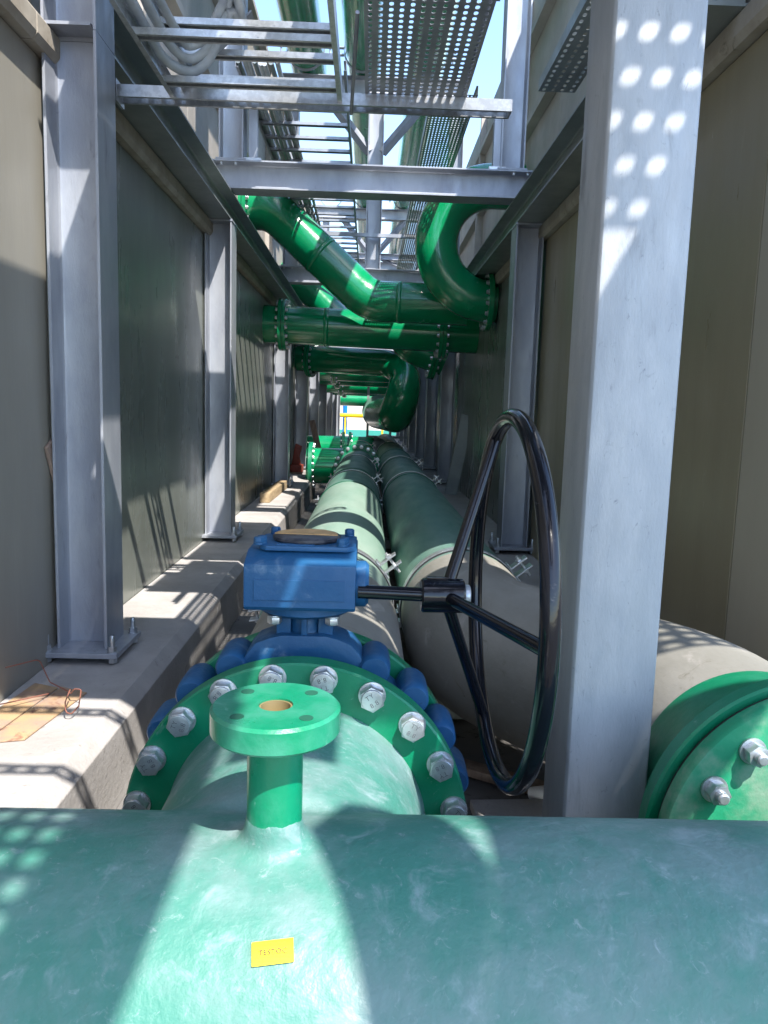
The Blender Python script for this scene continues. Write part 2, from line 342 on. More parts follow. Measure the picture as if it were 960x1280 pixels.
# ------------------------------------------------------------------ beams
def beam_y(x, y0, y1, zc, h, b, label, m='galvdull', name='longitudinal_beam'):
    t = thing(name, label, 'steel beam', (x, 0, zc)); c = MB(); c.prism(ibeam(h, b), 'y', y0, y1); c.build('rolled_section', m, t, 30)
    for yy in (y0+.02,):
        s_ = MB(); s_.box(.004, b/2-.004, yy, yy+.01, -h/2+.011, h/2-.011); s_.box(-b/2+.004, -.004, yy, yy+.01, -h/2+.011, h/2-.011); s_.build('end_stiffener', m, t, 0)
    return t
beam_y(-1.10, 3.11, 31, 1.401, .20, .19, 'long dark galvanised beam running over the left columns')
beam_y(1.075, 2.6, 31, 1.401, .20, .19, 'long dark galvanised beam running over the right columns')
def beam_x(x0, x1, y, zc, h, b, label, m='galv'):
    t = thing('cross_beam', label, 'steel beam', (0, y, zc)); c = MB(); c.prism(ibeam(h, b), 'x', x0, x1); c.build('rolled_section', m, t, 30)
    pl = MB(); pl.box(x0-.012, x0-.001, -b/2, b/2, -h/2, h/2); pl.build('end_plate', m, t, 0)
    bo = hexbolt('bolt', .024, .014, .018); bo.parent = t
    k = 0
    for xx in (x0+.05, x0+.15, x1-.05, x1-.15):
        for yy in (-b/2+.03, b/2-.03):
            o = bo if k == 0 else inst(bo, t); k += 1; o.location = (xx, yy, h/2-.0105); o.rotation_euler = (R(180), 0, 0)
            o.location.z = h/2-.0105
    return t
beam_x(-1.13, 1.13, 5.75, 1.607, .19, .19, 'nearest galvanised cross beam spanning between the side beams')
beam_x(-1.13, 1.13, 9.75, 1.607, .19, .19, 'second cross beam, behind the diagonal green pipe')
for y, n_ in ((13.3, 'third'), (15.9, 'fourth'), (18.6, 'fifth'), (24.2, 'far')):
    beam_x(-1.13, 1.13, y, 1.607, .19, .19, n_+' cross beam down the corridor above the pipes')
# uprights standing on the cross beams
def upright(x, y, z0, z1, label, grp=None, m='galv', h=.17, b=.17):
    t = thing('upright_post', label, 'steel post', (x, y, z0), grp); c = MB(); c.prism([(v, u) for u, v in ibeam(h, b)][::-1], 'z', .013, z1-z0); c.build('shaft', m, t, 30)
    p = MB(); p.box(-h/2-.02, h/2+.02, -b/2-.01, b/2+.01, .0005, .0125); p.build('foot_plate', m, t, 0)
    return t
ZB = 1.703
upright(-1.01, 5.75, ZB, 4.3, 'bright sunlit upright standing on the left end of the nearest cross beam')
upright(.965, 5.75, ZB, 4.3, 'blue grey upright standing on the right end of the nearest cross beam')
upright(-1.01, 9.75, ZB, 3.6, 'sunlit upright on the left end of the second cross beam')
upright(.965, 9.75, ZB, 3.6, 'upright on the right end of the second cross beam behind the curved pipe')
upright(.0, 9.9, ZB, 3.6, 'tall blue grey centre post rising behind the diagonal green pipe', h=.19, b=.19)

# light cross frames: square tube legs carrying a slotted channel
def channel_x(mb, x0, x1, y, z, w=.041, h=.041):
    """strut profile open downwards along x with lips"""
    t = .0025
    mb.prism([(y-w/2, z), (y+w/2, z), (y+w/2, z-h), (y+w/2-.009, z-h), (y+w/2-.009, z-h+t), (y+w/2-t, z-h+t), (y+w/2-t, z-t), (y-w/2+t, z-t), (y-w/2+t, z-h+t), (y-w/2+.009, z-h+t), (y-w/2+.009, z-h), (y-w/2, z-h)], 'x', x0, x1)
def slots(parent, x0, x1, y, z, n, m='rubber'):
    for i in range(n):
        x = x0+(x1-x0)*(i+.5)/n; yield x
def portal(y, label, z=2.12, xl=-.86, xr=.86):
    t = thing('tray_support_frame', label, 'support frame', (0, y, ZB))
    for x in (xl, xr):
        c = MB(); c.box(x-.03, x+.03, -.03, .03, .02, z-ZB-.045); c.build('leg', 'galv', t, 0, bevel=.003)
        c = MB(); c.box(x-.06, x+.06, -.055, .055, .0005, .02); c.build('foot', 'zinc', t, 0, bevel=.002)
    c = MB(); channel_x(c, xl-.04, xr+.04, 0, z-ZB); c.build('channel', 'galv', t, 0)
    return t
portal(5.72, 'square tube frame on the nearest cross beam carrying the second cable ladder')
portal(9.70, 'square tube frame on the second cross beam carrying the cable ladder')

# the near slotted strut between the columns
ns = thing('slotted_strut', 'long slotted galvanised strut crossing the top of the view, tray end resting on it', 'strut', (0, 3.2, 1.17))
M['slotdark'] = M['rubber']
c = MB(); W_, T_ = .082, .003
c.box(-1.0, .52, -.041, -.038, 0, .041); c.box(-1.0, .52, .038, .041, 0, .041)       # two webs
c.box(-1.0, .52, -.041, -.028, -.003, 0); c.box(-1.0, .52, .028, .041, -.003, 0)
n = 32
for i in range(n):                                                                   # slotted back: bridges left between slots
    x0 = -1.0+1.52*i/n; c.box(x0, x0+.018, -.0279, -.006+.012, .0385, .041)
c.box(-1.0, .52, .0061, .0379, .0385, .041)
c.build('profile', 'zinc', ns, 0)
b = MB(); b.box(-1.012, -1.0005, -.05, .05, -.02, .06); b.build('end_plate', 'zinc', ns, 0)
b = MB(); b.box(.5205, .526, -.041, .041, -.003, .041); b.build('end_cap', 'galv', ns, 0)

# ------------------------------------------------------------------ cable ladders and trays
def rung_profile(mb, x0, x1, y, z, w=.05, h=.022):
    mb.prism([(y-w/2, z), (y-w/2, z+h), (y+w/2, z+h), (y+w/2, z), (y+w/2-.012, z), (y+w/2-.012, z+.002), (y+w/2-.002, z+.002), (y+w/2-.002, z+h-.002), (y-w/2+.002, z+h-.002), (y-w/2+.002, z+.002), (y-w/2+.012, z+.002), (y-w/2+.012, z)], 'x', x0, x1)
def ladder(name, label, x0, x1, y0, y1, z, step, first, railh=.06, m='zinc', dots=True):
    t = thing(name, label, 'cable ladder', (0, y0, z))
    for x in (x0, x1):
        s_ = 1 if x == x0 else -1
        c = MB(); c.prism([(x, 0), (x+s_*.018, 0), (x+s_*.018, .002), (x+s_*.002, .002), (x+s_*.002, railh-.002), (x+s_*.018, railh-.002), (x+s_*.018, railh), (x, railh)], 'y', 0, y1-y0); c.build('side_rail', m, t, 0)
    y = first-y0; r0 = None
    while y < y1-y0:
        if r0 is None:
            c = MB(); rung_profile(c, x0+.003, x1-.003, 0, .004)
            for k in range(int((x1-x0)/.06)):
                xx = x0+.05+k*.06
                if dots: c.cyl((xx, -.0252, .013), (xx, -.0262, .013), .005, seg=8)
            r0 = c.build('rung', m, t, 0); r0.location = (0, y, 0)
        else: inst(r0, t, (0, y, 0))
        y += step
    return t
ladder('cable_ladder', 'bright galvanised cable ladder at the top left with grey cables looped over it', -.80, -.135, 2.36, 3.16, 1.175, .36, 2.70)
ladder('cable_ladder', 'upper tier of the nearest cable ladder above the looped cables', -.78, -.15, 2.72, 3.45, 1.33, .235, 2.96, railh=.05)
ladder('cable_ladder', 'distant cable ladder running above the cross beams at left', -.90, -.20, 5.2, 15.5, 2.125, .30, 5.9, m='galv', dots=False)

def hole_plate(x0, x1, y0, y1, z, nx, ny, sx, sy, th=.0015, stagger=True):
    """flat plate with rounded slots really cut through it"""
    v = []; f = []; cx = (x1-x0)/nx; cy = (y1-y0)/ny
    nseg = 8
    mb = MB()
    for i in range(nx):
        for j in range(ny):
            ax, bx = x0+i*cx, x0+(i+1)*cx; ay, by = y0+j*cy, y0+(j+1)*cy; mx, my = (ax+bx)/2, (ay+by)/2
            out = [(bx, my), (bx, by), (mx, by), (ax, by), (ax, my), (ax, ay), (mx, ay), (bx, ay)]
            inn = []
            for k in range(8):
                a = R(45*k); e = .75 if k % 2 else 1.0
                inn.append((mx+sx/2*math.copysign(abs(math.cos(a))**.7, math.cos(a)) if abs(math.cos(a)) > 1e-6 else mx, my+sy/2*math.copysign(abs(math.sin(a))**.7, math.sin(a)) if abs(math.sin(a)) > 1e-6 else my))
            vs = [(p[0], p[1], z) for p in out]+[(p[0], p[1], z) for p in inn]+[(p[0], p[1], z+th) for p in inn]+[(p[0], p[1], z+th) for p in out]
            fs = []
            for k in range(8):
                q = (k+1) % 8
                fs += [(k, 8+k, 8+q, q), (8+k, 16+k, 16+q, 8+q), (16+k, 24+k, 24+q, 16+q)]
            mb.add(vs, fs)
    return mb
def tray(label, x0, x1, y0, y1, z, nx, pitch, sx, sy, m='galv', side=.06, th=.0015):
    t = thing('perforated_cable_tray', label, 'cable tray', (0, 0, z))
    ny = int((y1-y0)/pitch)
    c = hole_plate(x0, x1, y0, y1, 0, nx, ny, sx, sy, th); o = c.build('tray_base', m, t, 0)
    for x, s_ in ((x0, 1), (x1, -1)):
        c = MB(); c.box(min(x, x-s_*.0015), max(x, x-s_*.0015), y0, y1, 0, side); c.box(min(x, x+s_*.012), max(x, x+s_*.012), y0, y1, side, side+.0015); c.build('side_flange', m, t, 0)
    return t
tray('broad perforated cable tray hanging above the pipes in the middle of the view', -.045, .345, 1.2, 3.34, 1.213, 12, .034, .015, .022, m='galv')
tray('dark distant perforated cable tray right of the centre post', .37, .68, 5.5, 15.5, 2.125, 12, .045, .012, .022, m='galvdull')
tray('perforated tray strip lying above the right side beam', .93, 1.14, 2.9, 4.7, 1.85, 4, .06, .02, .035, m='galvdull')

# looped cables and flat bar hanging on the ladder
cb_ = thing('cable_bundle', 'pale grey cables looped over the top left cable ladder', 'cables', (-.7, 3.0, 1.25))
base = [(-.775, -1.5, 1.245), (-.775, 2.2, 1.245), (-.778, 2.75, 1.24), (-.765, 2.96, 1.225), (-.70, 3.06, 1.225), (-.636, 3.06, 1.26), (-.588, 3.03, 1.33), (-.548, 3.02, 1.42), (-.50, 2.7, 1.44), (-.49, -1.5, 1.44)]
for k in range(3):
    off = Vector((.004, -.02, .036))*k
    pth = [Vector(p)+off*(1 if 1 < i else 1)+Vector((.024*k if i < 4 else 0, 0, 0)) for i, p in enumerate(base)]
    pp = []
    for i in range(len(pth)-1):                                   # Catmull-Rom
        p0 = pth[max(i-1, 0)]; p1 = pth[i]; p2 = pth[i+1]; p3 = pth[min(i+2, len(pth)-1)]
        for j in range(6):
            u = j/6; pp.append(.5*((2*p1)+(p2-p0)*u+(2*p0-5*p1+4*p2-p3)*u*u+(3*p1-p0-3*p2+p3)*u**3))
    pp.append(pth[-1]); pp = [q-Vector((-.7, 3.0, 1.25)) for q in pp]
    MB().tube(pp, .0175-.001*k, 14).build('cable', 'cable', cb_, 60)
cb2 = thing('cable_bundle', 'row of grey cables added on the left side of the distant cable ladder, shading the wall', 'cables', (-.76, 5.2, 2.16))
for k in range(8):  # cables added to shade the left tank wall
    x0 = -.125+k*.0345; pp = [(x0+.006*math.sin(i*1.3+k*2.1), i*.8, .012*math.sin(i*.9+k)) for i in range(13)]
    MB().tube(pp, .0165, 8).build('cable', 'cable' if k % 3 else 'galvdull', cb2, 60)
fb = thing('flat_bar', 'short flat galvanised bar leaning behind the cable loop', 'metal bar', (-.74, 3.14, 1.22))
mt = Matrix.Rotation(R(-46), 4, 'Y')
MB().box(-.002, .004, -.03, .03, -.02, .36, Matrix.Rotation(R(46), 4, 'Y')).build('bar', 'galv', fb, 0)
fb2 = thing('threaded_rod', 'thin slanted rod right of the cable ladder rail', 'rod', (-.10, 3.2, 1.15))
MB().cyl((0, 0, 0), (.03, -.55, .11), .007, seg=10).build('rod', 'galv', fb2, 60)

# ------------------------------------------------------------------ long floor pipes
def frame_of(axis):
    return Vector(axis).to_track_quat('Z', 'Y')
def flange_ring(mb, o, axis, ro, ri, th): mb.lathe([(ri, -th/2), (ro-.004, -th/2), (ro, -th/2+.004), (ro, th/2-.004), (ro-.004, th/2), (ri, th/2), (ri, -th/2)], o, axis, 64)
sbolt = hexbolt('bolt', .036, .022, .026); sbolt.hide_render = False
bolt_src = sbolt
def bolt_circle(parent, o, axis, rbc, n, off, sides=(1, -1), th=.05, src=None, scale=1.):
    """alike bolts round a flange; the first use moves the source itself"""
    A = Vector(axis).normalized(); q = frame_of(A); out = []
    for s_ in sides:
        for k in range(n):
            a = R(off+360*k/n); p = Vector(o)+q @ Vector((rbc*math.cos(a), rbc*math.sin(a), s_*th/2))
            c = inst(src or bolt_src, parent, p); qq = q if s_ > 0 else q @ Vector((1, 0, 0)).rotation_difference(Vector((1, 0, 0))) @ Matrix.Rotation(math.pi, 3, 'X').to_quaternion()
            c.rotation_mode = 'QUATERNION'; c.rotation_quaternion = qq; c.scale = (scale,)*3; out.append(c)
    return out

LP = (-.134, -.815)
pl_ = thing('floor_pipe', 'left long pipe on the floor, sun banded, leading from the blue valve', 'pipe', (LP[0], 0, LP[1]))
def seg(parent, x, z, y0, y1, r, m, name='pipe_length'): return MB().cyl((x, y0, z), (x, y1, z), r, seg=72).build(name, m, parent, 40)
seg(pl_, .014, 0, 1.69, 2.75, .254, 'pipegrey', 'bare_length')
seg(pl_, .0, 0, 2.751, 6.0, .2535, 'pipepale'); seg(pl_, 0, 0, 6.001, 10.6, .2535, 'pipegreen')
for y in (6.0, 7.35): MB().lathe([(.25, -.02), (.258, -.015), (.260, 0), (.258, .015), (.25, .02)], (0, y, 0), (0, 1, 0), 72).build('joint_band', 'weld', pl_, 60)
fl = MB(); flange_ring(fl, (0, 10.6, 0), (0, 1, 0), .335, .25, .05); fo = fl.build('flange', 'flange', pl_, 40)
bolt_circle(fo, (0, 10.6, 0), (0, 1, 0), .305, 20, 9, (-1,), .05)

rp = thing('floor_pipe', 'right long pipe on the floor, bending behind the square post', 'pipe', (0, 0, -.815))
seg(rp, .41, 0, 3.06, 6.9, .254, 'pipegreen'); seg(rp, .41, 0, 6.901, 9.3, .2545, 'pipegreen'); seg(rp, .41, 0, 9.301, 18.5, .254, 'pipegreen')
for y in (6.9, 9.3, 11.2, 13.6): MB().lathe([(.25, -.025), (.259, -.02), (.262, 0), (.259, .02), (.25, .025)], (.41, y, 0), (0, 1, 0), 72).build('joint_band', 'weld', rp, 60)
path = bend([(.41, 3.059, 0), (.41, 2.62, 0), (.889, 1.95, 0), (.889, 1.47, 0)], [.55, .45], 14)
MB().tube(path, [.2545]*len(path), 72).build('bare_elbow', 'pipegrey', rp, 60)
MB().lathe([(.2545, .06), (.2565, .05), (.264, -.06), (.282, -.115), (.315, -.150), (.328, -.165), (.330, -.20), (.325, -.205), (0, -.205)], (.889, 1.60, 0), (0, 1, 0), 96).build('flared_collar', 'flange', rp, 35)
bf = thing('blind_flange', 'dusty green blind flange with big nuts at the lower right', 'flange', (.889, 1.385, -.81))
MB().lathe([(.30, 0), (.31, -.003), (.31, -.010), (.30, -.012), (0, -.012)], (0, .008, 0), (0, 1, 0), 96).build('gasket', 'rubber', bf, 40)
MB().lathe([(.311, -.0125), (.316, -.018), (.316, -.042), (.311, -.048), (0, -.048)], (0, .008, 0), (0, 1, 0), 96).build('disc', 'dustyflange', bf, 40)
# spot faces round the nuts
nb = nutbolt('bolt', .036, .024, .0255, .016, .0115)
for k in range(16):
    a = R(360*k/16+15.7); p = Vector((.2575*math.cos(a), -.0405, .2575*math.sin(a)))
    c = nb if k == 0 else inst(nb, bf); c.parent = bf; c.location = p; c.rotation_euler = (R(90), R(random.uniform(0, 60)), 0)

# clamps and cross channels under the two floor pipes
def pipe_support(y, label):
    t = thing('pipe_support', label, 'pipe support', (0, y, ZG))
    c = MB()
    for dy in (-.045, .045): c.box(-.60, .78, dy-.0025, dy+.0025, .02, .10)
    c.box(-.60, .78, -.0425, .0425, .10, .104); c.build('cross_channel', 'galvdull', t, 0)
    for x in (-.45, .13, .70):
        f = MB(); f.box(x-.03, x+.03, -.05, .05, 0, .019); f.build('foot', 'galvdull', t, 0)
    zc = -.815-ZG
    for xc in (LP[0], .41):
        s_ = MB()
        s_.lathe([(.2556, -.025), (.261, -.025), (.261, .025), (.2556, .025), (.2556, -.025)], (xc, 0, zc), (0, 1, 0), 72); so = s_.build('strap', 'zinc', t, 40)
        s_ = MB(); s_.lathe([(.2552, -.04), (.2585, -.04), (.2585, -.0251), (.2552, -.0251), (.2552, -.04)], (xc, 0, zc), (0, 1, 0), 72); s_.build('rubber_liner', 'rubber', so, 40)
        for sg in (-1, 1):
            al = R(38) if sg > 0 else R(188)
            mt = Matrix.Translation((xc, 0, zc)) @ Matrix.Rotation(-al, 4, 'Y'); px = xc+sg*.259
            e = MB()
            for dz in (-.020, .020): e.box(.2612, .345, -.028, .028, dz-.003, dz+.003, mt)
            e.box(.2612, .267, -.028, .028, .0231, .045, mt); e.box(.2612, .267, -.028, .028, -.045, -.0231, mt)
            ear = e.build('clamp_ear', 'zinc', so, 0, bevel=.001)
            bb = MB(); bb.tube([mt @ Vector((.313, 0, -.055)), mt @ Vector((.313, 0, .045))], .006, 10)
            bb.tube([mt @ Vector((.313, 0, .0232)), mt @ Vector((.313, 0, .034))], .013, 6); bb.tube([mt @ Vector((.313, 0, -.034)), mt @ Vector((.313, 0, -.0232))], .013, 6); bb.build('clamp_bolt', 'zinc', so, 30)
            # stand bracket from the channel up to the ear
            k = MB(); k.box(min(px+sg*.02, px+sg*.026), max(px+sg*.02, px+sg*.026), -.03, .03, .105, zc-.07); k.box(min(px+sg*.02, px+sg*.08), max(px+sg*.02, px+sg*.08), -.03, .03, .105, .111); k.build('stand', 'galv', so, 0)
    return t
pipe_support(3.13, 'nearest pipe clamp pair with bright straps behind the blue gearbox')
pipe_support(7.1, 'second pipe clamp pair further down the floor pipes')
pipe_support(9.55, 'third pipe clamp pair near the side pipe')
pipe_support(13.9, 'far pipe clamp on the right floor pipe')

# far tee and side pipe at the end of the left floor pipe
tp = thing('side_pipe', 'glossy green tee and side pipe crossing to the left wall beyond the left floor pipe', 'pipe', (0, 10.98, -.815))
MB().cyl((-.86, 0, 0), (.05, 0, 0), .254, seg=48).build('run', 'gloss', tp, 60)
MB().cyl((LP[0], 0, 0), (LP[0], -.352, 0), .26, seg=48).build('branch', 'gloss', tp, 60)
fl = MB(); flange_ring(fl, (-.80, 0, 0), (1, 0, 0), .335, .25, .06); fo = fl.build('flange', 'flange', tp, 40); bolt_circle(fo, (-.80, 0, 0), (1, 0, 0), .305, 20, 9, (1,), .06)
fl = MB(); flange_ring(fl, (LP[0], -.325, 0), (0, 1, 0), .335, .25, .045); fo = fl.build('flange', 'flange', tp, 40)
t2 = thing('side_pipe', 'smaller distant green side pipe with a flange behind the first side pipe', 'pipe', (0, 14.2, -.75))
MB().cyl((-1.19, 0, 0), (.1, 0, 0), .254, seg=40).build('run', 'gloss', t2, 60)
MB().lathe([(.254, 0), (.25, .1), (.20, .2), (.1, .26), (0, .27)], (.1, 0, 0), (1, 0, 0), 40).build('domed_end', 'galv', t2, 60)
for xx in (-.45, -.33):
    fl = MB(); flange_ring(fl, (xx, 0, 0), (1, 0, 0), .335, .25, .04); fo = fl.build('flange', 'flange', t2, 40)
    bolt_circle(fo, (xx, 0, 0), (1, 0, 0), .305, 16, 9, ((-1,) if xx < -.4 else (1,)), .04)

# ------------------------------------------------------------------ overhead green pipes
def pipe_thing(label, pts, rad, r, flanges=(), m='gloss', seams=(), n=12, name='overhead_pipe', rr=None, bolts=16):
    o = Vector(pts[0]); t = thing(name, label, 'pipe', o)
    pth = [Vector(p)-o for p in bend(pts, rad, n)]
    MB().tube(pth, rr if rr and len(rr) == len(pth) else ([rr[0]+(rr[1]-rr[0])*i/(len(pth)-1) for i in range(len(pth))] if rr else r), 48).build('pipe_run', m, t, 60)
    for p, ax, R_ in flanges:
        fl = MB(); pp = Vector(p)-o; A = Vector(ax).normalized()
        for s_ in (-1, 1):
            flange_ring(fl, pp+A*s_*.022, ax, R_, r*.98, .040)
        fo = fl.build('flange', 'gloss', t, 40); bolt_circle(fo, pp, ax, R_-.035, bolts, 11, (1, -1), .084)
        g_ = MB(); g_.lathe([(r, -.0019), (R_-.01, -.0019), (R_-.01, .0019), (r, .0019), (r, -.0019)], pp, ax, 40); g_.build('gasket', 'rubber', fo, 0)
    for p, ax in seams:
        MB().lathe([(r-.002, -.03), (r+.005, -.022), (r+.006, 0), (r+.005, .022), (r-.002, .03)], Vector(p)-o, ax, 48).build('lap_joint', m, t, 60)
    return t
pipe_thing('straight glossy green transfer pipe crossing under the diagonal pipe, flanged at both ends', [(-1.45, 8.9, .93), (1.35, 8.9, .87)], .3, .2095,
           flanges=[((-.99, 8.9, .92), (1, 0, 0), .29), ((.80, 8.9, .882), (1, 0, 0), .29)], seams=[((-.5, 8.9, .91), (1, 0, 0))])
pipe_thing('green pipe dropping diagonally from the upper left then running level to the right', [(-1.75, 8.3, 2.02), (-1.05, 8.3, 2.02), (-.03, 8.3, 1.13), (1.0, 8.15, 1.10)], [.35, .42], .2095,
           flanges=[((-1.33, 8.3, 2.02), (1, 0, 0), .28)], seams=[((.30, 8.253, 1.12), (1, -.14, 0)), ((-.55, 8.3, 1.583), (1.02, 0, -.89))])
# U shaped pipe
cx_, cz_, ru = 1.13, 1.60, .53
arc = [(cx_-ru*math.sin(R(a)), 7.6, cz_-ru*math.cos(R(a))) for a in range(0, 181, 9)]
ut = thing('curved_pipe', 'glossy green pipe curving in a half circle beside the right column', 'pipe', (cx_, 7.6, cz_))
MB().tube([Vector((cx_+.06, 7.6, cz_-ru))-Vector((cx_, 7.6, cz_))]+[Vector(p)-Vector((cx_, 7.6, cz_)) for p in arc]+[Vector((1.6-cx_, 0, ru))], .205, 48).build('pipe_run', 'gloss', ut, 60)
fl = MB(); flange_ring(fl, (-.01, 0, -ru), (1, 0, 0), .285, .2, .05); fo = fl.build('flange', 'gloss', ut, 40); bolt_circle(fo, (-.01, 0, -ru), (1, 0, 0), .255, 16, 11, (-1,), .05)
# dark elbow dropping to floor level
pipe_thing('dark green pipe that turns down in a broad elbow above the right floor pipe', [(-1.45, 12.7, .80), (.60, 12.2, .72), (.46, 11.5, -.06), (.20, 15.0, -.08)], [.46, .28], .21,
           flanges=[((-.95, 12.58, .78), (1, -.24, -.04), .29)], rr=(.205, .285), n=14)
dk = thing('flanged_pipe', 'pale dusty pipe joint behind the dark elbow', 'pipe', (.20, 15.2, -.04))
MB().cyl((0, 0, 0), (-.06, 3.0, 0), .24, seg=40).build('pipe_run', 'pipegreen', dk, 60)
for yy in (.15, .55, 1.0):
    fl = MB(); flange_ring(fl, (0, yy, 0), (0, 1, 0), .33, .23, .05); fl.build('flange', 'pipegreen', dk, 40)
# repeats further down the corridor
pipe_thing('second diagonal green pipe beyond the second cross beam', [(-1.7, 12.0, 1.95), (-1.15, 12.0, 1.95), (-.35, 12.0, 1.2), (.6, 12.0, 1.15)], [.3, .35], .2095, seams=[])
pipe_thing('dark green elbow with a flange under the right end of the straight transfer pipe', [(.22, 9.9, 1.35), (.48, 9.9, .82), (.95, 9.9, .66)], [.3], .21, flanges=[((.82, 9.9, .69), (1, 0, -.2), .29)])
for y, z, nm in ((16.5, .80, 'third'), (18.2, .75, 'fourth'), (20.5, .62, 'fifth'), (23.5, .62, 'sixth')):
    pipe_thing(nm+' green crossing pipe in the shade down the corridor', [(-1.45, y, z), (1.3, y, z-.02)], .3, .2095, flanges=[((-.75, y, z), (1, 0, 0), .29)], bolts=12)
pipe_thing('low green crossing pipe at the far end of the corridor', [(-1.3, 27.5, .32), (1.3, 27.5, .32)], .3, .2095)

# pipes high on the rack
def rack_pipe(x, y0, y1, label, clampside=1):
    t = thing('rack_pipe', label, 'pipe', (x, 0, 4.2)); MB().cyl((0, y0, 0), (0, y1, 0), .22, seg=40).build('pipe_run', 'gloss', t, 60)
    for y in (9.75, 16.0):
        c = MB(); c.lathe([(.221, -.03), (.228, -.03), (.228, .03), (.221, .03), (.221, -.03)], (0, y, 0), (0, 1, 0), 40)
        for s_ in (-1, 1):
            for dz in (-.05, .03): c.box(min(s_*.226, s_*.33), max(s_*.226, s_*.33), y-.03, y+.03, dz, dz+.012)
            c.cyl((s_*.29, y, -.09), (s_*.29, y, .08), .012, seg=8)
        c.build('clamp', 'galv', t, 0)
    return t
rack_pipe(-.86, 1.5, 10.3, 'high green rack pipe at the left seen past the cable ladder')
rack_pipe(-.18, 4.0, 22, 'high green rack pipe behind the centre post')
rack_pipe(.60, 4.0, 22, 'high green rack pipe beside the dark perforated tray')
def rack(y, label, w=1.1):
    t = thing('pipe_rack', label, 'steel rack', (0, y, 3.0))
    c = MB(); c.prism([(u, v+.86) for u, v in ibeam(.20, .18)], 'x', -1.15, 1.1); c.build('top_beam', 'galv', t, 30)
    for x0, x1 in ((-.08, -.62), (.08, .62)):
        c = MB(); a = Vector((x0, 0, .12)); b = Vector((x1, 0, .76)); c.tube([a, b], .06, 4); c.build('knee_brace', 'galv', t, 0)
    return t
rack(9.9, 'nearest rack frame with knee braces around the centre post')
r2 = rack(16.0, 'second rack frame further along the corridor, with extra struts')
for z, nm in ((.05, 'strut'), (-.35, 'strut'), (-.9, 'strut')):
    c = MB(); c.prism([(u, v+z) for u, v in ibeam(.12, .12)], 'x', -1.3, 1.3); c.build(nm, 'galv', r2, 30)
for x in (-.95, 0, .95):
    c = MB(); c.prism([(v+x, u) for u, v in ibeam(.14, .14)][::-1], 'z', -1.28, .76); c.build('leg', 'galv', r2, 30)
for x0, x1 in ((-.9, -.1), (.9, .1)):
    c = MB(); c.tube([(x0, .02, -.3), (x1, .02, .05)], .04, 4); c.build('brace', 'galv', r2, 0)
r3 = rack(21.5, 'far rack frame at the back of the pipe rack')
for z in (.05, -.4, -.85):
    c = MB(); c.prism([(u, v+z) for u, v in ibeam(.12, .12)], 'x', -1.3, 1.3); c.build('strut', 'galv', r3, 30)
for x in (-.95, -.3, .45, .95):
    c = MB(); c.prism([(v+x, u) for u, v in ibeam(.14, .14)][::-1], 'z', -1.28, .76); c.build('leg', 'galv', r3, 30)

# ------------------------------------------------------------------ front tee with nozzle
FC = Vector((-.12, 1.45, -.815)); YA, ZA = .95, -.815
tee = thing('green_pipe_tee', 'large green laminate tee across the foreground with a small upright nozzle', 'pipe tee', (-.12, YA, ZA))
b = MB()
b.cyl((-2.0, 0, 0), (2.4, 0, 0), .252, seg=96)
b.lathe([(.0, .1), (.250, .12), (.250, .44), (.258, .47), (.262, .485), (.0, .485)], (0, 0, 0), (0, 1, 0), 96)
b.lathe([(0, .1), (.040, .1), (.040, .27), (.044, .27), (.036, .27), (.0, .27)][:3]+[(.040, .30), (0, .30)], (.011, -.004, 0), (0, 0, 1), 32)
tb = b.build('tee_body', 'grp', tee, 0)
rm = tb.modifiers.new('remesh', 'REMESH'); rm.mode = 'VOXEL'; rm.voxel_size = .0085; rm.use_smooth_shade = True
sm = tb.modifiers.new('smooth', 'SMOOTH'); sm.factor = .5; sm.iterations = 26
bpy.context.view_layer.update()
dg = bpy.context.evaluated_depsgraph_get(); me2 = bpy.data.meshes.new_from_object(tb.evaluated_get(dg)); tb.modifiers.clear(); tb.data = me2
me2.name = 'tee_body'; me2.materials.clear(); me2.materials.append(M['grp']); me2.shade_smooth()
fl = MB(); fl.lathe([(.245, -.045), (.331, -.045), (.335, -.041), (.335, .0), (.245, .0), (.245, -.045)], (0, .5, 0), (0, 1, 0), 120)
ff = fl.build('main_flange', 'flange', tee, 40)
# big bolts with stamped heads
hb = hexbolt('bolt', .043, .027, .0265)
st1 = text_mesh('stamp', '8.8', .013, .0003, 'engrave'); st2 = text_mesh('stamp', 'TY', .013, .0003, 'engrave')
for k in range(20):
    a = R(9+18*k); p = Vector((.310*math.cos(a), .455, .310*math.sin(a))); rot = (R(90), random.uniform(-3, 3), 0)
    c = hb if k == 0 else inst(hb, ff); c.parent = ff; c.location = p; c.rotation_euler = rot
    # stamps are geometry of the head, carried on the flange beside it
me_j = []
import bmesh
bmj = bmesh.new(); bmj.from_mesh(hb.data)
for s_, dy in ((st1, -.008), (st2, .008)):
    tmp = s_.data.copy(); tmp.transform(Matrix.Translation((0, dy, .0312+.0002))); nf_ = len(bmj.faces); bmj.from_mesh(tmp); bmj.faces.ensure_lookup_table()
    for f_ in bmj.faces[nf_:]: f_.material_index = 1
hb.data.materials.append(M['engrave'])
bmj.to_mesh(hb.data)
for s_ in (st1, st2): bpy.data.objects.remove(s_)
